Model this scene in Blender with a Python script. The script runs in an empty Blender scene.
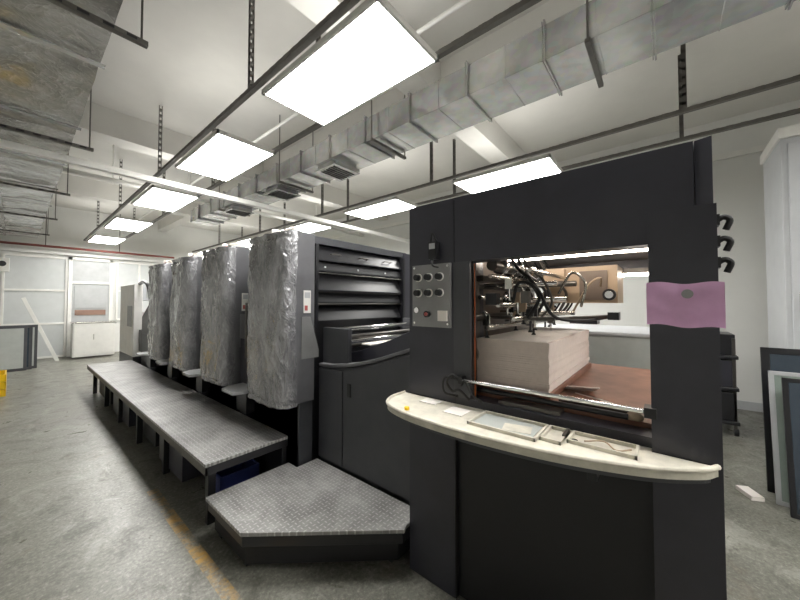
import bpy, bmesh, math, random
from mathutils import Vector, Matrix, noise
random.seed(4)
scene = bpy.context.scene

# ---------------------------------------------------------------- materials
def srgb(r, g, b):
    def f(c):
        c /= 255.0
        return c/12.92 if c <= 0.04045 else ((c+0.055)/1.055)**2.4
    return (f(r), f(g), f(b), 1)

class NT:
    def __init__(s, name):
        s.m = bpy.data.materials.new(name); s.m.use_nodes = True
        s.t = s.m.node_tree; s.n = s.t.nodes; s.l = s.t.links
        s.b = s.n["Principled BSDF"]
        s.tc = s.n.new("ShaderNodeTexCoord")
    def math(s, op, a, b=0.0, c=0.0):
        nd = s.n.new("ShaderNodeMath"); nd.operation = op
        for i, v in enumerate((a, b, c)):
            if isinstance(v, (int, float)): nd.inputs[i].default_value = v
            else: s.l.new(v, nd.inputs[i])
        return nd.outputs[0]
    def mapping(s, scale=(1, 1, 1), rot=(0, 0, 0)):
        m = s.n.new("ShaderNodeMapping"); m.inputs["Scale"].default_value = scale
        m.inputs["Rotation"].default_value = rot
        s.l.new(s.tc.outputs["Object"], m.inputs["Vector"]); return m.outputs[0]
    def noise(s, scale, detail=4, rough=0.55, dist=0.0, vec=None):
        nd = s.n.new("ShaderNodeTexNoise")
        nd.inputs["Scale"].default_value = scale; nd.inputs["Detail"].default_value = detail
        nd.inputs["Roughness"].default_value = rough; nd.inputs["Distortion"].default_value = dist
        s.l.new(vec if vec else s.tc.outputs["Object"], nd.inputs["Vector"])
        return nd.outputs["Fac"]
    def ramp(s, fac, stops):
        nd = s.n.new("ShaderNodeValToRGB"); e = nd.color_ramp.elements
        while len(e) < len(stops): e.new(0.5)
        for i, (p, c) in enumerate(stops):
            e[i].position = p; e[i].color = c if len(c) == 4 else (*c, 1)
        s.l.new(fac, nd.inputs[0]); return nd.outputs[0]
    def mix(s, fac, a, b, mode='MIX'):
        nd = s.n.new("ShaderNodeMix"); nd.data_type = 'RGBA'; nd.blend_type = mode
        for k, v in ((0, fac), (6, a), (7, b)):
            if isinstance(v, (int, float, tuple)): nd.inputs[k].default_value = v
            else: s.l.new(v, nd.inputs[k])
        return nd.outputs[2]
    def bump(s, h, strength=0.3, dist=0.01):
        nd = s.n.new("ShaderNodeBump"); nd.inputs["Strength"].default_value = strength
        nd.inputs["Distance"].default_value = dist
        s.l.new(h, nd.inputs["Height"]); s.l.new(nd.outputs[0], s.b.inputs["Normal"])
    def set(s, **k):
        for kk, v in k.items():
            i = s.b.inputs[kk.replace('_', ' ')]
            if isinstance(v, (int, float, tuple)): i.default_value = v
            else: s.l.new(v, i)

def plain(name, col, rough=0.5, metal=0.0, var=0.12, nscale=6, bump=0.0, bscale=60, spec=0.5):
    t = NT(name)
    n = t.noise(nscale, 5, 0.6)
    c0 = tuple(x*(1-var) for x in col[:3])+(1,); c1 = tuple(min(1, x*(1+var)) for x in col[:3])+(1,)
    t.set(Base_Color=t.ramp(n, [(0.3, c0), (0.7, c1)]), Roughness=rough, Metallic=metal)
    t.b.inputs["Specular IOR Level"].default_value = spec
    if bump: t.bump(t.noise(bscale, 3), bump, 0.004)
    return t.m

M = {}
M['charcoal'] = plain('charcoal_paint', srgb(53, 53, 61), 0.34, bump=0.1, bscale=260)
M['charcoal2'] = plain('charcoal_paint_grey', srgb(66, 67, 71), 0.38, bump=0.12, bscale=260)
M['unitgrey'] = plain('unit_grey_paint', srgb(98, 98, 101), 0.42, bump=0.1, bscale=200)
M['black'] = plain('black_paint', srgb(30, 30, 33), 0.32)
M['blackpanel'] = plain('black_lower_panel', srgb(24, 24, 27), 0.5)
M['rubber'] = plain('black_rubber', srgb(22, 22, 23), 0.6)
M['steel'] = plain('brushed_steel', srgb(190, 188, 182), 0.25, 1.0, nscale=12)
M['chrome'] = plain('chrome', srgb(225, 225, 225), 0.12, 1.0, 0.03)
M['darksteel'] = plain('dark_steel', srgb(95, 92, 88), 0.35, 0.8)
M['innerbrown'] = plain('inner_guard_brown', srgb(112, 100, 90), 0.4, 0.2)
M['strut'] = plain('strut_steel', srgb(100, 97, 92), 0.5, 0.2, nscale=20)
M['white'] = plain('white_paint', srgb(226, 225, 220), 0.5, var=0.05)
M['offwhite'] = plain('worn_cream_plastic', srgb(204, 199, 185), 0.45, var=0.16, nscale=18)
M['paper'] = plain('paper_white', srgb(236, 230, 224), 0.7, var=0.04)
M['pile'] = plain('board_pile_edges', srgb(226, 212, 203), 0.7, var=0.05, nscale=30)
M['cabgrey'] = plain('cabinet_grey', srgb(182, 184, 186), 0.45, var=0.04)
M['boxgrey'] = plain('box_grey', srgb(172, 176, 172), 0.6, var=0.07)
M['pink'] = plain('pink_paper', srgb(224, 176, 216), 0.7, var=0.06, nscale=18, bump=0.3, bscale=20)
M['beige'] = plain('beige_housing', srgb(170, 150, 126), 0.45, var=0.08)
M['plate'] = plain('control_plate', srgb(140, 140, 140), 0.35, 0.3)
M['yellow'] = plain('yellow_plastic', srgb(240, 195, 20), 0.4)
M['red'] = plain('red_pipe_paint', srgb(122, 62, 54), 0.45)
M['orange'] = plain('orange_cable', srgb(190, 95, 40), 0.5)
M['blue'] = plain('blue_plastic', srgb(35, 45, 95), 0.5)
M['glassgreen'] = plain('tinted_glass', srgb(146, 158, 150), 0.25, var=0.08)
M['glassblue'] = plain('blue_tinted_glass', srgb(56, 66, 76), 0.2, var=0.1)
M['winglass'] = plain('frosted_window', srgb(196, 199, 198), 0.35, var=0.04)
M['winback'] = plain('window_dim', srgb(176, 178, 178), 0.3, var=0.08)
M['doorbrown'] = plain('brown_board', srgb(140, 110, 95), 0.5)
M['wood'] = plain('reddish_board', srgb(138, 98, 80), 0.35, var=0.25, nscale=10)
M['rag'] = plain('rag_cloth', srgb(225, 215, 205), 0.9, var=0.15, bump=0.5)
M['redrag'] = plain('red_cloth', srgb(170, 90, 85), 0.9)

def diamond_plate():
    t = NT('diamond_tread_plate')
    v = t.mapping((34, 34, 34))
    sx = t.n.new("ShaderNodeSeparateXYZ"); t.l.new(v, sx.inputs[0])
    x, y = sx.outputs[0], sx.outputs[1]
    fx = t.math('FLOOR', x); fy = t.math('FLOOR', y)
    par = t.math('FLOORED_MODULO', t.math('ADD', fx, fy), 2.0)
    dx = t.math('SUBTRACT', t.math('SUBTRACT', x, fx), 0.5)
    dy = t.math('SUBTRACT', t.math('SUBTRACT', y, fy), 0.5)
    def ell(a, b):
        return t.math('ADD', t.math('POWER', t.math('ABSOLUTE', t.math('DIVIDE', a, 0.46)), 2.0),
                      t.math('POWER', t.math('ABSOLUTE', t.math('DIVIDE', b, 0.15)), 2.0))
    e1 = ell(dx, dy); e2 = ell(dy, dx)
    e = t.math('ADD', t.math('MULTIPLY', e1, par), t.math('MULTIPLY', e2, t.math('SUBTRACT', 1.0, par)))
    h = t.n.new("ShaderNodeMath"); h.operation = 'SUBTRACT'; h.use_clamp = True
    h.inputs[0].default_value = 1.1; t.l.new(e, h.inputs[1])
    dirt = t.noise(4, 8, 0.72, 0.5)
    base = t.ramp(dirt, [(0.3, srgb(112, 111, 109)), (0.5, srgb(142, 141, 139)), (0.7, srgb(172, 171, 169))])
    col = t.mix(t.math('MULTIPLY', h.outputs[0], 0.6), base, srgb(200, 199, 196))
    t.set(Base_Color=col, Metallic=0.2, Roughness=0.42)
    t.bump(h.outputs[0], 0.5, 0.003)
    return t.m
M['tread'] = diamond_plate()

def wrap_mat(name, dark, mid, light, vscale, metal, sc=6.0, bs=0.5, bd=0.03, cr=0.35, rough=.25):
    t = NT(name)
    v = t.mapping(vscale)
    n = t.noise(sc*.6, 5, 0.6, 0.8, v)
    r1 = t.math('ABSOLUTE', t.math('SUBTRACT', t.noise(sc, 3, 0.5, 1.4, v), 0.5))
    r2 = t.math('ABSOLUTE', t.math('SUBTRACT', t.noise(sc*2.3, 2, 0.5, 1.0, v), 0.5))
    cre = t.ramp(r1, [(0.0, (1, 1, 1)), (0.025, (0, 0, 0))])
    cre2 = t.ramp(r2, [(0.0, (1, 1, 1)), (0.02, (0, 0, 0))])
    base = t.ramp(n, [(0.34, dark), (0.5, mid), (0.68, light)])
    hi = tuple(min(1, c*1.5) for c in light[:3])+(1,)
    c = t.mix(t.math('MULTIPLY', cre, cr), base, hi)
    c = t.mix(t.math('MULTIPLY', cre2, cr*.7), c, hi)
    t.set(Base_Color=c, Roughness=rough, Metallic=metal)
    t.b.inputs["Coat Weight"].default_value = 1.0; t.b.inputs["Coat Roughness"].default_value = 0.06
    t.bump(t.math('ADD', t.math('MULTIPLY', r1, -2.0), t.math('MULTIPLY', r2, -1.0)), bs, bd)
    return t.m
M['wrap'] = wrap_mat('plastic_wrap', srgb(116, 116, 119), srgb(140, 140, 143), srgb(164, 164, 167), (1, 1, 0.5), 0.25, 9, 0.85, 0.025, 0.3)
M['foil'] = wrap_mat('plastic_foil_insulation', srgb(142, 140, 136), srgb(164, 162, 157), srgb(186, 184, 179), (0.8, 0.8, 1), 0.25, 6, 0.55, 0.02, 0.35, .22)

def galv():
    t = NT('galvanised_duct')
    vo = t.n.new("ShaderNodeTexVoronoi"); vo.inputs["Scale"].default_value = 22
    t.l.new(t.tc.outputs["Object"], vo.inputs["Vector"])
    n = t.noise(2.2, 3)
    c = t.ramp(n, [(0.35, srgb(166, 167, 166)), (0.65, srgb(214, 214, 212))])
    t.set(Base_Color=t.mix(0.08, c, vo.outputs["Color"], 'OVERLAY'), Metallic=0.6, Roughness=0.22)
    t.bump(t.noise(3.0, 2), 0.4, 0.04)
    return t.m
M['galv'] = galv()

def floor_mat():
    t = NT('worn_terrazzo_floor')
    n1 = t.noise(0.7, 7, 0.65, 0.4); n2 = t.noise(48, 5, 0.75); n3 = t.noise(5, 8, 0.72, 0.8)
    base = t.ramp(n1, [(0.3, srgb(92, 91, 84)), (0.5, srgb(116, 115, 107)), (0.7, srgb(138, 137, 128))])
    sp = t.ramp(n2, [(0.36, srgb(58, 60, 55)), (0.47, srgb(108, 108, 100)), (0.56, srgb(134, 133, 125)), (0.66, srgb(186, 184, 175))])
    c = t.mix(0.42, base, sp)
    st = t.ramp(n3, [(0.34, (0.36, 0.34, 0.30)), (0.47, (0.9, 0.9, 0.88)), (0.68, (1.0, 1.0, 0.98))])
    c = t.mix(0.65, c, st, 'MULTIPLY')
    n4 = t.noise(1.3, 6, 0.75); rs = t.ramp(n4, [(0.58, (0, 0, 0)), (0.72, (1, 1, 1))])
    c = t.mix(t.math('MULTIPLY', rs, 0.4), c, srgb(108, 82, 56))
    n5 = t.noise(2.1, 6, 0.75, 1.0); ls = t.ramp(n5, [(0.56, (0, 0, 0)), (0.62, (1, 1, 1))])
    c = t.mix(t.math('MULTIPLY', ls, 0.28), c, srgb(176, 175, 167))
    sx = t.n.new("ShaderNodeSeparateXYZ"); t.l.new(t.tc.outputs["Object"], sx.inputs[0])
    d = t.math('ABSOLUTE', t.math('SUBTRACT', sx.outputs[0], 0.735))
    m1 = t.math('LESS_THAN', d, 0.035)
    wear = t.ramp(t.noise(5, 8, 0.82), [(0.44, (0, 0, 0)), (0.62, (1, 1, 1))])
    lim = t.math('LESS_THAN', sx.outputs[1], 3.2)
    c = t.mix(t.math('MULTIPLY', t.math('MULTIPLY', m1, wear), t.math('MULTIPLY', lim, 0.85)), c, srgb(190, 146, 62))
    t.set(Base_Color=c, Roughness=t.ramp(n3, [(0.3, (0.45,)*3), (0.7, (0.24,)*3)]))
    t.bump(n2, 0.08, 0.003)
    return t.m
M['floor'] = floor_mat()
M['ceiling'] = plain('ceiling_paint', srgb(214, 212, 206), 0.8, var=0.05, nscale=1.5, bump=0.1, bscale=20)
M['wall'] = plain('wall_paint', srgb(222, 222, 218), 0.7, var=0.04, nscale=1.2, bump=0.08, bscale=30)

def emis(name, col, s):
    t = NT(name); t.set(Base_Color=(0.9, 0.9, 0.9, 1))
    t.b.inputs["Emission Color"].default_value = col
    t.b.inputs["Emission Strength"].default_value = s
    return t.m
M['panel'] = emis('led_panel_light', (1.0, 0.985, 0.95, 1), 20)
M['ceilfill'] = emis('added_ceiling_fill', (1.0, 0.985, 0.95, 1), 2.6)  # weak upward emission, added only to brighten the ceiling
M['warm'] = emis('warm_tube_light', (1.0, 0.88, 0.76, 1), 24)

# ---------------------------------------------------------------- builder
class B:
    def __init__(s, name, bevel=0.0):
        s.name = name; s.bm = bmesh.new(); s.mats = []; s.bevel = bevel
    def mi(s, m):
        if m not in s.mats: s.mats.append(m)
        return s.mats.index(m)
    def faces(s, fs, m, smooth=False):
        i = s.mi(m)
        for f in fs: f.material_index = i; f.smooth = smooth
    def box(s, a, b, m, rot=None, piv=None):
        x0, y0, z0 = a; x1, y1, z1 = b
        P = [Vector(p) for p in ((x0,y0,z0),(x1,y0,z0),(x1,y1,z0),(x0,y1,z0),(x0,y0,z1),(x1,y0,z1),(x1,y1,z1),(x0,y1,z1))]
        if rot:
            c = Vector(piv) if piv else (Vector(a)+Vector(b))/2
            P = [rot @ (p-c)+c for p in P]
        v = [s.bm.verts.new(p) for p in P]
        fs = [s.bm.faces.new([v[i] for i in q]) for q in ((0,3,2,1),(4,5,6,7),(0,1,5,4),(1,2,6,5),(2,3,7,6),(3,0,4,7))]
        s.faces(fs, m); return s
    def prism(s, poly, ax, a0, a1, m, smooth=False):
        def P(p, t):
            if ax == 'z': return (p[0], p[1], t)
            if ax == 'x': return (t, p[0], p[1])
            return (p[0], t, p[1])
        A = [s.bm.verts.new(P(p, a0)) for p in poly]; C = [s.bm.verts.new(P(p, a1)) for p in poly]
        n = len(poly); fs = [s.bm.faces.new(A), s.bm.faces.new(C)]
        side = [s.bm.faces.new([A[i], A[(i+1) % n], C[(i+1) % n], C[i]]) for i in range(n)]
        s.faces(fs, m); s.faces(side, m, smooth)
        return s
    def tube(s, pts, r, m, seg=10, caps=True):
        pts = [Vector(p) for p in pts]; rings = []
        up = None
        for i, p in enumerate(pts):
            d = (pts[min(i+1, len(pts)-1)]-pts[max(i-1, 0)]).normalized()
            if up is None: up = d.orthogonal().normalized()
            else:
                up = up - d*up.dot(d)
                up = up.normalized() if up.length > 1e-5 else d.orthogonal().normalized()
            q = d.cross(up); rr = r[i] if isinstance(r, (list, tuple)) else r
            rings.append([s.bm.verts.new(p+(up*math.cos(2*math.pi*k/seg)+q*math.sin(2*math.pi*k/seg))*rr) for k in range(seg)])
        fs = []
        for a, b in zip(rings, rings[1:]):
            fs += [s.bm.faces.new([a[k], a[(k+1) % seg], b[(k+1) % seg], b[k]]) for k in range(seg)]
        s.faces(fs, m, True)
        if caps: s.faces([s.bm.faces.new(rings[0]), s.bm.faces.new(rings[-1])], m)
        return s
    def hose(s, pts, r, m, n=8, seg=8):
        P = [Vector(p) for p in pts]; P = [P[0]*2-P[1]]+P+[P[-1]*2-P[-2]]; out = []
        for i in range(1, len(P)-2):
            for k in range(n):
                t = k/n; a, b, c, d = P[i-1:i+3]
                out.append(0.5*((2*b)+(c-a)*t+(2*a-5*b+4*c-d)*t*t+(3*b-3*c+d-a)*t**3))
        out.append(P[-2]); return s.tube(out, r, m, seg)
    def grid(s, fn, nu, nv, m, smooth=True):
        V = [[s.bm.verts.new(fn(i/nu, j/nv)) for j in range(nv+1)] for i in range(nu+1)]
        fs = [s.bm.faces.new([V[i][j], V[i+1][j], V[i+1][j+1], V[i][j+1]]) for i in range(nu) for j in range(nv)]
        s.faces(fs, m, smooth); return s
    def blob(s, c, rad, m, seed=0, amp=0.3, sub=3):
        r = bmesh.ops.create_icosphere(s.bm, subdivisions=sub, radius=1.0)
        fs = set()
        for v in r['verts']:
            k = 1+amp*noise.noise(v.co*1.8+Vector((seed*7.1, 0, 0)))
            v.co = Vector((v.co.x*rad[0]*k, v.co.y*rad[1]*k, max(v.co.z*k, -0.6)*rad[2]))+Vector(c)
            fs.update(v.link_faces)
        s.faces(fs, m, True); return s
    def done(s, parent=None):
        bmesh.ops.recalc_face_normals(s.bm, faces=s.bm.faces)
        me = bpy.data.meshes.new(s.name); s.bm.to_mesh(me); s.bm.free()
        for m in s.mats: me.materials.append(M[m])
        o = bpy.data.objects.new(s.name, me); scene.collection.objects.link(o)
        if parent: o.parent = parent
        if s.bevel:
            b = o.modifiers.new('bevel', 'BEVEL'); b.width = s.bevel; b.segments = 2
            b.limit_method = 'ANGLE'; b.angle_limit = math.radians(40)
        return o
RZ = lambda d: Matrix.Rotation(math.radians(d), 3, 'Z')
RX = lambda d: Matrix.Rotation(math.radians(d), 3, 'X')
RY = lambda d: Matrix.Rotation(math.radians(d), 3, 'Y')

# ---------------------------------------------------------------- room
XL, XR, YB, YF, ZC = -2.6, 6.6, -4.0, 13.0, 4.2
B('floor').box((XL-.1, YB-.1, -.1), (XR+.1, YF+.1, 0), 'floor').done()
B('ceiling').box((XL-.1, YB-.1, ZC), (XR+.1, YF+.1, ZC+.1), 'ceiling').done()
B('wall_left').box((XL-.1, YB, 0), (XL, YF, ZC), 'wall').done()
B('wall_right').box((XR, YB, 0), (XR+.1, YF, ZC), 'wall').done()
B('wall_back').box((XL-.1, YF, 0), (XR+.1, YF+.1, ZC), 'wall').done()
B('wall_front').box((XL-.1, YB-.1, 0), (XR+.1, YB, ZC), 'wall').done()
for i, y in enumerate((-2.2, 1.9, 5.9, 9.6)):
    B('ceiling_beam').box((XL, y, ZC-.38), (XR, y+.3, ZC), 'ceiling').done()
B('ceiling_beam').box((3.0, YB, ZC-.28), (3.25, YF, ZC), 'ceiling').done()
B('baseboard_right').box((XR-.015, YB, 0), (XR, YF, .12), 'cabgrey').done()
B('trim_1').box((XR-.05, YB, 3.6), (XR, YF, 3.68), 'white').done()

# ---------------------------------------------------------------- LED panels with struts
ys1 = [-3.4, -1.1, 1.20, 3.4, 5.75, 8.4, 11.0]
ys2 = [-3.4, 1.0, 3.35, 5.75, 8.4, 11.0]
for r_, (X0, X1) in enumerate(((1.25, 1.87), (3.93, 4.55))):
    for y in (ys2 if r_ else ys1):
        b = B('led_ceiling_panel')
        L = 1.3
        b.box((X0+.02, y+.02, 3.2), (X1-.02, y+L-.02, 3.215), 'panel')
        b.box((X0, y, 3.195), (X0+.02, y+L, 3.235), 'white').box((X1-.02, y, 3.195), (X1, y+L, 3.235), 'white')
        b.box((X0, y, 3.195), (X1, y+.02, 3.235), 'white').box((X0, y+L-.02, 3.195), (X1, y+L, 3.235), 'white')
        b.box((X0+.02, y+.02, 3.222), (X1-.02, y+L-.02, 3.235), 'ceilfill')  # added glowing sheet on top of the panel, lifts the ceiling tone
        b.done()
    b = B('strut_frame')
    for x in (X0-.025, X1+.025):
        b.box((x-.02, -3.6, 3.25), (x+.02, 12.6, 3.255), 'strut')
        b.box((x-.02, -3.6, 3.255), (x-.015, 12.6, 3.285), 'strut').box((x+.015, -3.6, 3.255), (x+.02, 12.6, 3.285), 'strut')
        for k in range(160):
            yy = -3.55+k*.1
            b.box((x-.02, yy, 3.28), (x+.02, yy+.05, 3.287), 'strut')
        for y in (-3.5, -.18, 2.62, 5.25, 7.8, 10.3):
            b.box((x-.018, y, 3.25), (x-.014, y+.035, ZC-.005), 'strut').box((x+.014, y, 3.25), (x+.018, y+.035, ZC-.005), 'strut')
            for k in range(11): b.box((x-.018, y, 3.32+k*.08), (x+.018, y+.035, 3.35+k*.08), 'strut')
    b.done()

b = B('white_cross_rail', .004)
b.box((XL, 4.91, 3.015), (XR, 4.99, 3.03), 'white').box((XL, 4.91, 3.03), (XR, 4.925, 3.085), 'white').box((XL, 4.975, 3.03), (XR, 4.99, 3.085), 'white')
b.done()
b = B('ceiling_conduit')
b.tube([(XL, 6.9, 3.5), (XR, 6.9, 3.5)], .035, 'white').tube([(2.1, YB, 3.75), (2.1, YF, 3.75)], .02, 'white')
b.tube([(1.0, 7.0, 3.46), (1.0, 7.0, ZC)], .012, 'white').tube([(5.0, 7.0, 3.46), (5.0, 7.0, ZC)], .012, 'white')
b.tube([(2.1, 7.0, 3.5), (2.1, 7.0, ZC)], .015, 'white').done()

# galvanised supply duct
b = B('galvanised_air_duct', .004)
dx0, dx1, dz0, dz1 = 2.43, 2.89, 3.27, 3.53
b.box((dx0, YB, dz0), (dx1, 8.0, dz1), 'galv')
y = YB+.3
while y < 8:
    b.box((dx0-.025, y, dz0-.025), (dx1+.025, y+.012, dz1+.025), 'galv')
    b.box((dx0-.02, y+.016, dz0-.02), (dx1+.02, y+.024, dz1+.02), 'galv')
    b.box((dx0-.004, y+.3, dz0-.004), (dx1+.004, y+.306, dz1+.004), 'galv')
    y += .62
for y in (-1.8, .35, 2.35, 4.2, 6.3):
    b.box((dx0-.06, y, dz0-.055), (dx1+.06, y+.035, dz0-.025), 'strut')
    for x in (dx0-.05, dx1+.05): b.tube([(x, y+.017, dz0-.05), (x, y+.017, ZC)], .008, 'strut', 6)
for y in (3.1, 4.45, 6.0):
    b.box((dx0+.05, y, dz0-.06), (dx1-.05, y+.34, dz0), 'galv')
    b.box((dx0+.02, y-.03, dz0-.075), (dx1-.02, y+.37, dz0-.06), 'galv')
    for k in range(6): b.box((dx0+.06, y+.03+k*.05, dz0-.085), (dx1-.06, y+.045+k*.05, dz0-.075), 'black')
b.done()

# foil wrapped duct at left
b = B('insulated_air_duct')
def duct_pt(u, v):
    y = YB+.3+u*(12.4-YB-.3)
    x = -1.1+v*1.45
    sag = .025*noise.noise(Vector((x*2.3, y*1.6, 0)))+.010*noise.noise(Vector((x*9, y*6, 3)))
    f = (y*0.8) % 1
    seam = -.02*max(0, 1-abs(f-.5)*14)
    return Vector((x, y, 3.165+sag-seam))
b.grid(duct_pt, 260, 24, 'foil')
def duct_side(u, v):
    y = YB+.3+u*(12.4-YB-.3)
    z0 = duct_pt(u, 1).z
    return Vector((.35+.02*math.sin(v*3.14)+.015*noise.noise(Vector((v*4, y*4, 9)))*math.sin(v*3.14), y, z0+v*(3.72-z0)))
b.grid(duct_side, 260, 6, 'foil')
b.box((-1.1, YB+.31, 3.24), (.34, 12.39, 3.72), 'foil')
for k in range(13):
    yy = YB+.7+k*1.25
    b.box((-1.1, yy, 3.135), (.37, yy+.05, 3.142), 'galv')
for x in (-.75, -.2):
    b.box((x, YB+.4, 3.138), (x+.04, 12.3, 3.143), 'galv')
for y in (.2, 2.45, 4.6, 6.8, 9.0, 11.2):
    b.box((-1.2, y, 3.095), (.5, y+.035, 3.125), 'strut')
    for k in range(16): b.box((-1.18+k*.105, y-.003, 3.102), (-1.13+k*.105, y+.0, 3.118), 'black')
    for x in (-1.17, .47): b.tube([(x, y+.02, 3.095), (x, y+.02, ZC)], .006, 'strut', 6)
b.done()

# ---------------------------------------------------------------- printing units
P0 = 2.2; PITCH = 1.07
def wrapped(b, y0, y1, z0, z1, seed):
    yc = (y0+y1)/2; hw = (y1-y0)/2
    prof = []
    for k in range(0, 61):
        a = math.pi*k/60
        c, s_ = math.cos(a), math.sin(a)
        yy = yc-hw*math.copysign(abs(c)**.42, c)
        xx = 1.40-.12*abs(s_)**.5
        prof.append((xx, yy))
    def ridge(p):
        return 1-min(1, abs(noise.noise(p))*3.0)
    def fn(u, v):
        i = u*(len(prof)-1); k = min(int(i), len(prof)-2); f = i-k
        x = prof[k][0]*(1-f)+prof[k+1][0]*f; y = prof[k][1]*(1-f)+prof[k+1][1]*f
        z = z0+v*(z1-z0)
        w = .010*noise.noise(Vector((y*5+seed, z*2.0, x*4)))
        w += .009*ridge(Vector((y*4.5+seed+z*1.3, z*1.8, seed)))+.007*ridge(Vector((y*10-z*4+seed, z*5, seed+4)))
        w += .004*ridge(Vector((y*18+z*6+seed, z*11, seed+9)))
        e = .014*(math.exp(-((v-.02)/.012)**2)+math.exp(-((v-.97)/.012)**2))
        return Vector((x-w+.004+e, y, z+(.012*noise.noise(Vector((y*12, seed, 1))) if v in (0, 1) else 0)))
    b.grid(fn, 120, 130, 'wrap')
    b.prism([(p[0]+.014, p[1]) for p in prof], 'z', z0+.02, z1-.01, 'unitgrey')

for i in range(4):
    y0 = P0+i*PITCH; y1 = y0+.80
    b = B('printing_unit', .006)
    wrapped(b, y0-.002, y0+.63, .70, 2.05, i*3.3)
    b.box((1.40, y0, .72), (1.56, y0+.63, 2.06), 'unitgrey')
    b.box((1.36, y0+.02, 2.04), (1.56, y0+.62, 2.07), 'cabgrey')
    b.box((1.44, y0+.02, .0), (1.56, y1, 2.03), 'charcoal2')
    b.box((1.44, y0+.04, .0), (1.56, y0+PITCH-.02, 1.15), 'charcoal')
    b.box((1.56, y0+.10, .0), (2.75, y1, 1.98), 'black')
    b.box((2.75, y0+.02, 0), (2.95, y1, 2.05), 'charcoal')
    b.box((1.56, y0+.04, 2.0), (2.8, y1-.02, 2.06), 'charcoal2')
    b.box((1.56, y0+.75, .0), (2.75, y0+PITCH-.02, 1.2), 'black')
    def hood(z0, z1, t0, t1, m, x0=1.60, x1=2.70):
        b.prism([(y0+.12, z0), (y0+.10-t0, z0), (y0+.10-t0, z0+.012), (y0+.10-t1, z1), (y0+.12, z1)], 'x', x0, x1, m)
    hood(1.86, 1.99, .075, .02, 'black'); hood(1.77, 1.845, .07, .05, 'blackpanel')
    hood(1.60, 1.755, .08, .01, 'black'); hood(1.50, 1.585, .06, .03, 'blackpanel'); hood(1.34, 1.485, .07, .0, 'black')
    b.box((1.60, y0+.018, 1.752), (2.70, y0+.03, 1.758), 'steel')
    b.box((1.62, y0+.03, 1.588), (2.69, y0+.04, 1.594), 'darksteel')
    b.tube([(1.6, y0+.04, 1.49), (2.72, y0+.04, 1.49)], .008, 'darksteel')
    for xx in (1.57, 2.71): b.box((xx, y0+.0, 1.30), (xx+.03, y0+.12, 1.99), 'black')
    for k in range(3):
        b.tube([(1.75+k*.34, y0+.05, 1.92), (1.75+k*.34, y0+.02, 1.925), (1.85+k*.34, y0+.02, 1.925), (1.85+k*.34, y0+.05, 1.92)], .006, 'darksteel', 6)
        b.box((1.68+k*.38, y0+.027, 1.80), (1.695+k*.38, y0+.035, 1.815), 'cabgrey')
    b.box((1.455, y0-.008, 1.42), (1.52, y0+.002, 1.60), 'white')
    b.box((1.463, y0-.010, 1.54), (1.512, y0-.008, 1.585), 'cabgrey').box((1.463, y0-.010, 1.44), (1.49, y0-.008, 1.48), 'redrag')
    b.prism([(1.44, 1.39), (1.52, 1.39), (1.60, 1.12), (1.60, 1.06), (1.44, 1.06)], 'y', y0-.006, y0+.02, 'plate')
    b.prism([(1.30, y0+.66), (1.22, y0+.70), (1.22, y0+.92), (1.30, y0+.98), (1.44, y0+.98), (1.44, y0+.66)], 'z', .70, .725, 'cabgrey')
    b.box((1.36, y0+.74, .5), (1.44, y0+.92, .70), 'black')
    b.tube([(1.45, y0+.76, 1.0), (1.37, y0+.78, 1.0), (1.37, y0+.78, 1.5), (1.45, y0+.76, 1.5)], .012, 'darksteel')
    for zz in (.9, 1.3, 1.8):
        b.box((1.415, y0+.632, zz), (1.44, y0+.66, zz+.08), 'darksteel')
    b.done()
    b = B('cleaning_rags')
    b.blob((1.46, y0+.2, 2.092), (.045, .10, .035), 'rag', i, .5).blob((1.47, y0+.36, 2.09), (.04, .06, .03), 'redrag', i+5, .5)
    b.tube([(1.47, y0+.46, 2.072), (1.47, y0+.46, 2.15)], [.035, .03], 'paper', 14)
    b.done()

# ---------------------------------------------------------------- feeder
yF = P0+4*PITCH+.02
b = B('press_feeder_unit', .01)
b.box((1.5, yF, 0), (2.8, yF+.9, .95), 'charcoal2')
b.prism([(yF, .95), (yF+.9, .95), (yF+.9, 1.25), (yF+.4, 1.5), (yF, 1.55)], 'x', 1.5, 2.8, 'charcoal')
b.box((1.42, yF+1.1, .5), (1.55, yF+2.3, 1.85), 'white').box((2.75, yF+1.1, 0), (2.95, yF+2.3, 1.85), 'cabgrey')
b.box((1.42, yF+1.1, 0), (1.55, yF+2.3, .5), 'charcoal2')
b.box((1.41, yF+1.25, 1.05), (1.42, yF+1.6, 1.45), 'plate')
b.box((1.55, yF+1.1, 1.55), (2.75, yF+2.3, 1.85), 'cabgrey')
b.box((1.6, yF+1.09, 1.6), (2.7, yF+1.1, 1.8), 'boxgrey')
b.box((1.55, yF+1.3, 0), (2.75, yF+2.2, 1.3), 'paper')
b.box((1.5, yF+.9, .6), (2.8, yF+1.1, 1.0), 'black')
b.hose([(1.5, yF+.3, 1.5), (1.48, yF+.4, 1.78), (1.48, yF+.7, 1.88), (1.5, yF+1.1, 1.86)], .03, 'black')
b.hose([(2.0, yF+.3, 1.5), (2.0, yF+.45, 1.8), (2.0, yF+.8, 1.86), (2.0, yF+1.1, 1.8)], .03, 'black')
for k in range(5): b.tube([(1.8+k*.2, yF+1.12, 1.5), (1.8+k*.2, yF+.9, 1.35)], .025, 'black')
b.done()

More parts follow.
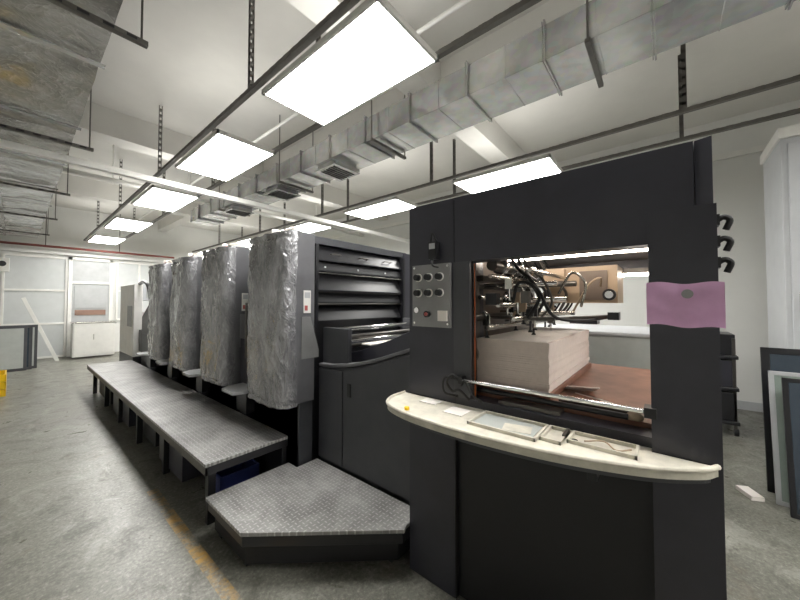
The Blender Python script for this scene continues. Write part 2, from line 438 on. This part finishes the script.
# ---------------------------------------------------------------- walkway & step
b = B('walkway_platform', .003)
b.box((.81, 2.31, .43), (1.40, 7.6, .452), 'tread')
b.box((.812, 2.312, .375), (.83, 7.6, .43), 'strut').box((.812, 2.312, .375), (1.40, 2.33, .43), 'black')
b.box((1.36, 2.33, .0), (1.40, 7.6, .43), 'black')
for y in (2.40, 3.4, 4.35, 5.3, 6.25, 7.3):
    b.box((.86, y, 0), (.91, y+.05, .43), 'black').box((.88, y, .34), (1.36, y+.05, .40), 'black')
b.box((.90, 3.05, .04), (1.34, 3.7, .42), 'charcoal').box((.90, 4.95, .02), (1.34, 5.9, .42), 'charcoal')
b.box((.93, 3.95, .06), (1.34, 4.6, .42), 'blackpanel').box((.92, 6.2, .03), (1.34, 7.2, .42), 'blackpanel')
b.done()
B('storage_crate', .004).box((1.0, 2.56, 0), (1.3, 2.82, .02), 'blue').box((1.0, 2.56, .02), (1.015, 2.82, .2), 'blue')\
    .box((1.285, 2.56, .02), (1.3, 2.82, .2), 'blue').box((1.0, 2.56, .02), (1.3, 2.575, .2), 'blue').box((1.0, 2.805, .02), (1.3, 2.82, .2), 'blue').done()
b = B('step_platform', .003)
poly = [(.81, 2.30), (.81, 1.80), (1.40, 1.13), (1.435, 1.145), (1.585, 1.145), (1.585, 2.185), (1.40, 2.185), (1.40, 2.30)]
b.prism(poly, 'z', .228, .25, 'tread')
ins = [(.822, 2.29), (.822, 1.803), (1.40, 1.145), (1.575, 1.155), (1.575, 2.18)]
b.prism(ins, 'z', .165, .228, 'black')
ins2 = [(.86, 2.28), (.86, 1.84), (1.43, 1.20), (1.57, 1.20), (1.57, 2.17)]
b.prism(ins2, 'z', .03, .165, 'blackpanel')
for p in ((.87, 2.20), (.87, 1.86), (1.42, 1.24)): b.box((p[0], p[1], 0), (p[0]+.04, p[1]+.04, .165), 'black')
b.done()

# ---------------------------------------------------------------- chain delivery body
b = B('press_delivery_conveyor', .006)
prof = [(2.19, 0), (2.19, .98), (2.05, .985), (1.8, 1.02), (1.55, 1.085), (1.35, 1.15), (1.145, 1.22), (1.145, 0)]
b.prism([p for p in prof], 'x', 1.62, 1.66, 'charcoal2')
b.prism([(p[0], p[1]-.02 if p[1] > 0 else 0) for p in prof], 'x', 1.66, 2.72, 'black')
b.prism(prof, 'x', 2.72, 2.80, 'charcoal2')
b.box((1.60, 1.90, .26), (1.62, 2.19, .975), 'charcoal2')
b.prism([(1.15, .26), (1.15, 1.205), (1.35, 1.135), (1.55, 1.07), (1.8, 1.0), (1.89, .985), (1.89, .26)], 'x', 1.60, 1.62, 'charcoal2')
b.box((1.592, 1.80, .80), (1.602, 1.84, .90), 'black')
rim = [(2.19, .985), (2.05, .99), (1.8, 1.025), (1.55, 1.09), (1.35, 1.155), (1.145, 1.225)]
b.prism(rim+[(p[0], p[1]+.025) for p in reversed(rim)], 'x', 1.60, 1.70, 'unitgrey')
inn = [(2.15, 1.0), (2.15, 1.06), (1.9, 1.12), (1.6, 1.22), (1.3, 1.34), (1.15, 1.38), (1.15, 1.1)]
b.prism(inn, 'x', 1.80, 2.66, 'charcoal')
for k, (yy, zz) in enumerate(((2.12, 1.13), (2.02, 1.18), (1.92, 1.23), (2.08, 1.28))):
    b.tube([(1.68, yy, zz), (2.7, yy, zz)], .022, 'chrome' if k % 2 else 'darksteel', 14)
b.box((1.64, 1.88, 1.0), (1.68, 2.19, 1.30), 'charcoal2').box((2.68, 1.88, 1.0), (2.72, 2.19, 1.34), 'unitgrey')
b.box((1.8, 1.80, 1.16), (2.2, 1.90, 1.175), 'paper')
b.done()

# ---------------------------------------------------------------- delivery frame
b = B('press_delivery_unit', .006)
X0, X1 = 1.46, 2.90
b.box((X0, .848, 0), (X0+.35, 1.14, 2.05), 'charcoal')
b.box((X0+.35, .88, 0), (X1, 1.14, 2.04), 'innerbrown')
b.box((X0+.36, 1.14, 0), (X1, 1.143, 2.04), 'blackpanel')
b.box((X0+.003, .842, .0), (X0+.3, .848, 2.04), 'black')
b.box((X0, -.08, 1.712), (X0+.10, .842, 2.05), 'charcoal')
b.box((X0+.10, -.08, 1.82), (X1, .88, 2.04), 'charcoal')
b.box((X0+.10, -.06, 1.805), (X1-.1, .88, 1.82), 'innerbrown')
b.box((X1-.10, -.08, 1.712), (X1, .88, 1.82), 'charcoal')
b.prism([(X0+.005, -.083), (X0-.01, -.125), (X0+.2, -.125), (X0+.2, -.083)], 'z', 1.82, 2.05, 'charcoal')
b.box((X0-.035, -.13, 0), (X0+.14, .045, 1.82), 'charcoal')
b.box((X1-.16, -.13, 0), (X1, .02, 1.82), 'charcoal')
b.box((X0+.14, -.12, 0), (X1-.16, -.06, 1.0), 'charcoal')
b.box((X0+.2, -.12, 1.72), (X1-.16, -.06, 1.82), 'charcoal')
b.box((X0+.03, .045, 0), (X0+.08, .842, 1.0), 'blackpanel')
b.box((X0, .045, .965), (X0+.10, .842, 1.02), 'charcoal')
b.box((X1-.08, .045, 0), (X1, .88, 1.02), 'charcoal')
b.box((X0+.10, -.06, 1.0), (X1-.08, .88, 1.04), 'wood')
b.box((X0-.004, .755, 1.02), (X0+.05, .848, 1.712), 'charcoal2')
b.box((X0+.02, .75, 1.02), (X0+.06, .757, 1.712), 'black')
b.tube([(X0+.03, .745, 1.03), (X0+.03, .745, 1.70)], .003, 'orange', 6)
def arch(u, v):
    return Vector((X0+.35+.5*v, -.05+u*.75, 2.045+.05*math.sin(u*math.pi)**.6*(1 if v < .99 else .98)))
b.grid(arch, 20, 4, 'black')
b.box((X0+.02, -.07, 2.05), (X0+.04, 1.12, 2.058), 'black')
b.box((2.0, .05, 1.785), (2.07, .80, 1.805), 'darksteel').tube([(2.035, .06, 1.775), (2.035, .78, 1.775)], .012, 'warm')
b.box((2.62, .0, 1.70), (2.68, .6, 1.73), 'darksteel').tube([(2.65, .02, 1.69), (2.65, .58, 1.69)], .010, 'warm')
b.box((2.3, .22, 1.50), (2.62, .64, 1.73), 'beige').box((2.29, .27, 1.52), (2.3, .42, 1.70), 'innerbrown')
b.tube([(2.30, .26, 1.55), (2.27, .26, 1.55)], .035, 'black', 16)
b.tube([(2.27, .26, 1.55), (2.26, .26, 1.55)], .022, 'chrome', 16)
b.box((2.25, .5, 1.60), (2.3, .62, 1.72), 'beige')
for (x, z, r, m) in ((1.75, 1.60, .012, 'chrome'), (1.95, 1.52, .015, 'chrome'), (2.15, 1.44, .012, 'steel'), (1.7, 1.42, .010, 'darksteel'), (2.2, 1.62, .018, 'darksteel')):
    b.tube([(x, .42, z), (x, .88, z)], r, m)
for (y, z, r) in ((.80, 1.42, .02), (.72, 1.37, .014), (.66, 1.49, .012), (.83, 1.60, .02), (.76, 1.53, .012), (.58, 1.42, .010), (.70, 1.64, .012), (.5, 1.66, .010)):
    b.tube([(1.58, y, z), (2.8, y, z)], r, 'steel' if r < .015 else 'darksteel')
rnd = random.Random(8)
for k in range(26):
    x = 1.6+.048*k; y = .54+.30*rnd.random(); z = 1.39+.22*rnd.random()
    b.box((x-.010, y-.016, z-.03), (x+.010, y+.02, z+.025), rnd.choice(['black', 'steel', 'darksteel', 'beige']))
    b.tube([(x, y, z-.09), (x, y, z)], .007, rnd.choice(['chrome', 'steel', 'black']), 8)
    b.tube([(x, y, z-.10), (x, y, z-.09)], [.015, .010], 'rubber', 10)
    if k % 2: b.tube([(x, y, z+.02), (x, y+.02, z+.04)], .013, 'chrome', 10)
for k in range(10):
    x = 1.66+.10*k; y = .50+.25*rnd.random()
    b.hose([(x, y, 1.42), (x+.02, y-.05, 1.50+.05*rnd.random()), (x-.03, y-.02, 1.62), (x+.04, y+.06, 1.68), (x, y+.12, 1.80)], .006 if k % 3 else .009,
           rnd.choice(['rubber', 'rubber', 'steel', 'darksteel']))
b.hose([(1.62, .60, 1.50), (1.60, .56, 1.60), (1.62, .48, 1.57), (1.66, .42, 1.44), (1.85, .34, 1.41), (2.2, .24, 1.42)], .008, 'rubber')
b.hose([(1.9, .45, 1.55), (1.88, .38, 1.66), (1.95, .33, 1.60), (2.0, .36, 1.48)], .007, 'steel')
b.hose([(2.1, .42, 1.45), (2.05, .33, 1.60), (2.1, .28, 1.64), (2.25, .3, 1.6)], .006, 'beige')
b.box((1.56, .66, 1.49), (1.61, .72, 1.55), 'black').box((1.62, .52, 1.50), (1.66, .56, 1.56), 'darksteel')
b.box((1.60, .80, 1.30), (1.66, .88, 1.72), 'darksteel').box((1.62, .76, 1.62), (2.7, .80, 1.65), 'darksteel')
b.tube([(1.60, .83, 1.22), (2.7, .83, 1.22)], .045, 'steel', 16)
b.tube([(1.60, .70, 1.70), (2.7, .70, 1.70)], .03, 'darksteel', 16)
for k in range(7): b.tube([(1.7+k*.14, .70, 1.70), (1.73+k*.14, .70, 1.70)], .045, 'chrome', 16)
b.tube([(1.95, .62, 1.40), (2.0, .34, 1.42), (2.05, .22, 1.43)], .009, 'darksteel', 10)
b.box((2.02, .19, 1.41), (2.10, .24, 1.45), 'black').box((2.1, .30, 1.38), (2.2, .44, 1.42), 'charcoal')
b.box((X0+.12, .10, 1.04), (X0+.16, .38, 1.065), 'darksteel')
b.tube([(X0+.08, .12, 1.055), (X0+.08, .80, 1.055)], .012, 'black')
b.blob((X0+.10, .10, 1.055), (.03, .03, .02), 'beige', 2, .2, 2)
b.box((X0+.02, .35, 1.022), (X0+.09, .62, 1.036), 'darksteel')
b.tube([(X0-.035, .06, 1.118), (X0-.035, .79, 1.118)], .009, 'chrome', 12)
b.box((X0-.05, .03, 1.10), (X0+.01, .065, 1.135), 'black').box((X0-.045, .78, 1.10), (X0+.01, .80, 1.135), 'black')
b.hose([(X0-.03, .80, 1.11), (X0-.05, .83, 1.14), (X0-.05, .86, 1.10), (X0-.05, .83, 1.06), (X0-.05, .79, 1.07), (X0-.04, .74, 1.03)], .007, 'rubber')
b.hose([(X0-.03, .82, 1.12), (X0-.06, .87, 1.12), (X0-.06, .87, 1.05), (X0-.05, .80, 1.04)], .006, 'rubber')
b.hose([(X0-.03, .79, 1.09), (X0-.05, .76, 1.12), (X0-.05, .72, 1.06), (X0-.03, .68, 1.03)], .006, 'rubber')
# control plate
b.box((X0-.018, .86, 1.37), (X0, 1.105, 1.71), 'plate')
b.box((X0-.03, .875, 1.405), (X0-.018, .93, 1.46), 'paper')
for r_ in range(2):
    for c_ in range(3):
        y = 1.06-.07*c_; z = 1.64-.085*r_
        b.tube([(X0-.018, y, z), (X0-.026, y, z)], .023, 'white', 18)
        b.tube([(X0-.026, y, z), (X0-.05, y, z)], [.019, .016], 'black', 18)
b.tube([(X0-.018, 1.07, 1.46), (X0-.03, 1.07, 1.46)], .015, 'chrome', 14)
b.tube([(X0-.018, 1.0, 1.44), (X0-.035, 1.0, 1.44)], .018, 'black', 14).tube([(X0-.035, 1.0, 1.44), (X0-.04, 1.0, 1.44)], .010, 'redrag', 14)
for z in (1.39, 1.695):
    for y in (.875, 1.09): b.tube([(X0-.018, y, z), (X0-.021, y, z)], .006, 'chrome', 8)
b.box((X0-.035, .935, 1.735), (X0, .985, 1.83), 'black').box((X0-.038, .942, 1.79), (X0-.035, .978, 1.82), 'cabgrey')
b.hose([(X0-.02, .94, 1.83), (X0-.03, .96, 1.875), (X0-.02, .98, 1.83)], .004, 'rubber')
b.hose([(X0-.03, .96, 1.735), (X0-.045, .95, 1.70), (X0-.02, .93, 1.69)], .005, 'rubber')
for z in (1.63, 1.70, 1.77):
    b.hose([(X0+.02, -.13, z), (X0+.02, -.15, z+.012), (X0+.02, -.165, z), (X0+.02, -.155, z-.03)], .009, 'rubber')
    b.box((X0+.0, -.14, z-.015), (X0+.05, -.13, z+.02), 'black')
b.done()

b = B('pink_notice_paper')
def pk(u, v):
    y = .052-.195*u; z = 1.425+v*.145-.006*u+.004*math.sin(u*9)
    return Vector((1.421-.004-.004*noise.noise(Vector((u*4, v*3, 0))), y, z))
b.grid(pk, 24, 12, 'pink')
b.tube([(1.417, -.055, 1.53), (1.411, -.055, 1.53)], .015, 'plate', 16)
b.done()

b = B('paper_stack')
rr = random.Random(2)
for k in range(22):
    z = 1.042+.03+k*.0108
    j = rr.uniform(-.003, .003)
    b.box((1.62+j, .43+j, z), (2.64+j, .80, z+.0102), 'pile')
b.box((1.60, .42, 1.041), (2.66, .81, 1.071), 'wood')
b.box((1.63, .44, 1.3095), (2.63, .79, 1.311), 'paper')
b.done()
B('loose_paper_sheet').box((1.80, .27, 1.062), (1.92, .41, 1.066), 'paper', RZ(20)@RY(20)).done()
B('loose_paper_sheet').box((1.66, .20, 1.0615), (1.76, .32, 1.0655), 'paper', RZ(-25)@RY(18)).done()

# ---------------------------------------------------------------- curved console shelf
b = B('delivery_console_shelf', .006)
ctrl = [(1.455, 1.17), (1.33, 1.165), (1.23, 1.10), (1.175, .95), (1.155, .75), (1.16, .52), (1.195, .28), (1.27, .06), (1.36, -.075), (1.42, -.118)]
def cat(P, n=6):
    P = [Vector(p) for p in P]; P = [P[0]*2-P[1]]+P+[P[-1]*2-P[-2]]; o = []
    for i in range(1, len(P)-2):
        for k in range(n):
            t = k/n; a, b_, c, d = P[i-1:i+3]
            o.append(0.5*((2*b_)+(c-a)*t+(2*a-5*b_+4*c-d)*t*t+(3*b_-3*c+d-a)*t**3))
    o.append(P[-2]); return [(p.x, p.y) for p in o]
cur = cat(ctrl)
b.prism(cur+[(1.42, -.118), (1.42, .046), (1.455, .046)], 'z', .955, .985, 'offwhite')
b.prism([(p[0]+.03, p[1]*.97) for p in cur]+[(1.42, .04), (1.455, .04)], 'z', .93, .955, 'charcoal2')
rim = [(x, y, .986) for x, y in cur]
b.tube(rim, .009, 'offwhite', 8)
def frame(x0, y0, x1, y1, h=.014, w=.008):
    z = .985
    b.box((x0, y0, z), (x1, y0+w, z+h), 'offwhite').box((x0, y1-w, z), (x1, y1, z+h), 'offwhite')
    b.box((x0, y0, z), (x0+w, y1, z+h), 'offwhite').box((x1-w, y0, z), (x1, y1, z+h), 'offwhite')
frame(1.24, .38, 1.42, .66); frame(1.27, .30, 1.42, .375); frame(1.31, .08, 1.42, .29)
b.box((1.25, .40, .985), (1.41, .65, .988), 'boxgrey')
b.box((1.28, .42, .988), (1.36, .53, .990), 'offwhite', RZ(12))
b.tube([(1.22, .97, .985), (1.22, .97, 1.0)], .012, 'yellow', 14)
b.tube([(1.34, .27, .985), (1.34, .27, .992)], .012, 'steel', 10)
b.box((1.33, .30, .985), (1.41, .31, 1.005), 'darksteel')
b.box((1.36, .90, .986), (1.43, 1.0, .99), 'paper').box((1.30, .72, .986), (1.40, .82, .989), 'paper')
b.hose([(1.35, .24, .992), (1.37, .18, 1.0), (1.34, .14, .99), (1.38, .10, .99)], .003, 'beige')
b.box((1.43, .60, .94), (1.46, .70, .955), 'black')
for y in (.95, .2): b.box((1.34, y, .86), (1.46, y+.03, .935), 'black')
b.done()

# ---------------------------------------------------------------- right side things
b = B('grey_pallet_box', .01)
b.box((3.5, -.1, .12), (4.5, 1.2, 1.22), 'boxgrey').box((3.48, -.12, 1.20), (4.52, 1.22, 1.235), 'cabgrey')
for y in (-.08, .48, 1.06): b.box((3.5, y, 0), (4.5, y+.12, .12), 'wood')
b.done()

b = B('tall_metal_cabinet', .01)
b.box((4.6, -2.9, 0), (5.3, -.86, 3.05), 'cabgrey')
for k in range(4):
    b.box((4.585, -2.88+.5*k, .08), (4.6, -2.4+.5*k, 3.0), 'cabgrey')
    b.tube([(4.57, -2.45+.5*k, 1.4), (4.57, -2.45+.5*k, 1.6)], .01, 'steel')
b.box((4.57, -2.92, 3.05), (5.32, -.84, 3.15), 'white')
b.done()

def leaning(name, x, y0, y1, h, ang, fm, gm, w=.05):
    b = B(name, .003)
    R = RY(ang); pv = (x, y0, 0)
    b.box((x, y0, 0.0), (x+.02, y0+w, h), fm, R, pv).box((x, y1-w, 0.0), (x+.02, y1, h), fm, R, pv)
    b.box((x, y0, 0.0), (x+.02, y1, w), fm, R, pv).box((x, y0, h-w), (x+.02, y1, h), fm, R, pv)
    b.box((x+.006, y0+w, w), (x+.014, y1-w, h-w), gm, R, pv)
    b.done()
leaning('framed_glass_panel', 3.50, -1.75, -.65, .96, 8, 'black', 'glassblue', .03)
leaning('framed_glass_panel', 3.66, -1.7, -.61, .98, 8, 'cabgrey', 'glassgreen', .03)
leaning('framed_glass_panel', 3.86, -1.6, -.60, 1.14, 6, 'black', 'glassblue')
b = B('tool_cart', .008)
b.box((5.2, -.62, .12), (5.9, -.05, .16), 'black').box((5.2, -.62, .5), (5.9, -.05, .54), 'black').box((5.2, -.62, .86), (5.9, -.05, .9), 'black')
for x in (5.22, 5.85):
    for y in (-.6, -.1): b.box((x, y, .06), (x+.03, y+.03, 1.1), 'darksteel').tube([(x+.015, y-.01, .04), (x+.015, y+.03, .04)], .04, 'rubber')
b.box((5.24, -.60, .54), (5.8, -.1, .84), 'charcoal').box((5.22, -.60, .16), (5.85, -.1, .48), 'blackpanel').box((5.24, -.60, .9), (5.75, -.1, 1.14), 'black')
b.done()
B('cardboard_scrap').box((3.62, -.52, 0), (3.78, -.44, .03), 'paper', RZ(25)).done()

# ---------------------------------------------------------------- back wall
def window(name, x0, x1, z0, z1, nx, nz, glass='winglass', mat='white', t=.05):
    b = B(name, .003); y = YF-.01
    b.box((x0, y-.03, z0), (x1, y-.005, z1), glass)
    for i in range(nx+1):
        x = x0+(x1-x0)*i/nx; b.box((x-t/2, y-.06, z0), (x+t/2, y, z1), mat)
    for j in range(nz+1):
        z = z0+(z1-z0)*j/nz; b.box((x0, y-.058, z-t/2), (x1, y, z+t/2), mat)
    b.done()
window('window_1', -.2, .92, .03, 2.75, 1, 3)
window('window_2', -1.6, -.4, .9, 2.75, 2, 3)
window('window_3', 2.0, 3.6, 1.0, 2.75, 3, 2)
b = B('door_1', .004); yd = YF-.012
b.box((.98, yd-.05, 0), (1.85, yd-.005, 2.75), 'winback')
b.box((.95, yd-.09, 0), (1.03, yd, 2.8), 'white').box((1.82, yd-.09, 0), (1.90, yd, 2.8), 'white').box((.95, yd-.09, 2.72), (1.9, yd, 2.8), 'white')
b.box((.95, yd-.08, 2.05), (1.9, yd, 2.12), 'white').box((1.1, yd-.07, 1.15), (1.75, yd-.05, 1.3), 'doorbrown').box((1.08, yd-.07, .2), (1.77, yd-.05, .95), 'white')
b.box((1.08, yd-.07, 1.35), (1.77, yd-.055, 2.0), 'winback')
b.done()
b = B('red_sprinkler_pipe')
b.tube([(XL, YF-.3, 3.02), (2.7, YF-.3, 3.02), (3.4, YF-.3, 3.02)], .032, 'red', 12)
for x in (-.9, .5, 2.0): b.tube([(x, YF-.3, 3.02), (x, YF-.3, ZC)], .01, 'strut', 6)
b.done()
B('trim_2').box((XL, YF-.1, 2.84), (XR, YF, 2.92), 'wall').done()
b = B('metal_storage_cabinet', .006)
b.box((1.0, 12.1, .05), (1.85, 12.6, .95), 'white').box((.98, 12.08, .95), (1.87, 12.62, .98), 'steel')
b.box((1.02, 12.085, .1), (1.83, 12.1, .92), 'white')
b.box((1.40, 12.07, .5), (1.415, 12.085, .65), 'steel')
b.done()
b = B('leaning_plank', .003)
b.prism([(.10, 1.62), (.17, 1.64), (.78, .0), (.70, .0)], 'y', 12.2, 12.23, 'white')
b.done()
b = B('stacked_frames', .004)
for k in range(3):
    y = 11.0+.1*k; x0 = -1.0+.15*k
    b.box((x0, y, 0), (.20+.08*k, y+.03, 1.0), 'charcoal2')
    b.box((x0+.05, y-.005, .06), (.15+.08*k, y, .94), 'glassblue' if k % 2 else 'boxgrey')
b.done()
b = B('yellow_crate', .004)
for k in range(3):
    z = .0+.12*k
    b.box((-.75, 8.2, z), (-.06, 8.75, z+.03), 'yellow').box((-.75, 8.2, z+.03), (-.73, 8.75, z+.11), 'yellow').box((-.08, 8.2, z+.03), (-.06, 8.75, z+.11), 'yellow')
    b.box((-.75, 8.2, z+.03), (-.06, 8.22, z+.11), 'yellow').box((-.75, 8.73, z+.03), (-.06, 8.75, z+.11), 'yellow')
b.done()
B('wall_speaker', .01).box((-.35, YF-.13, 2.3), (-.1, YF-.012, 2.65), 'white').tube([(-.22, YF-.14, 2.5), (-.22, YF-.13, 2.5)], .07, 'black', 20).done()

# ---------------------------------------------------------------- world + camera
w = bpy.data.worlds.new('world'); scene.world = w; w.use_nodes = True
w.node_tree.nodes['Background'].inputs[0].default_value = (.9, .93, 1, 1)
w.node_tree.nodes['Background'].inputs[1].default_value = .3
cam = bpy.data.cameras.new('camera'); co = bpy.data.objects.new('camera', cam)
scene.collection.objects.link(co); scene.camera = co
cam.sensor_width = 36; cam.lens = 14.4; cam.clip_start = .02; cam.clip_end = 100
cam.shift_y = -.0067
co.location = (0, 0, 1.5)
co.rotation_euler = (math.radians(91.5), 0, math.radians(-50.3))
scene.view_settings.view_transform = 'Standard'
scene.view_settings.exposure = 0.55
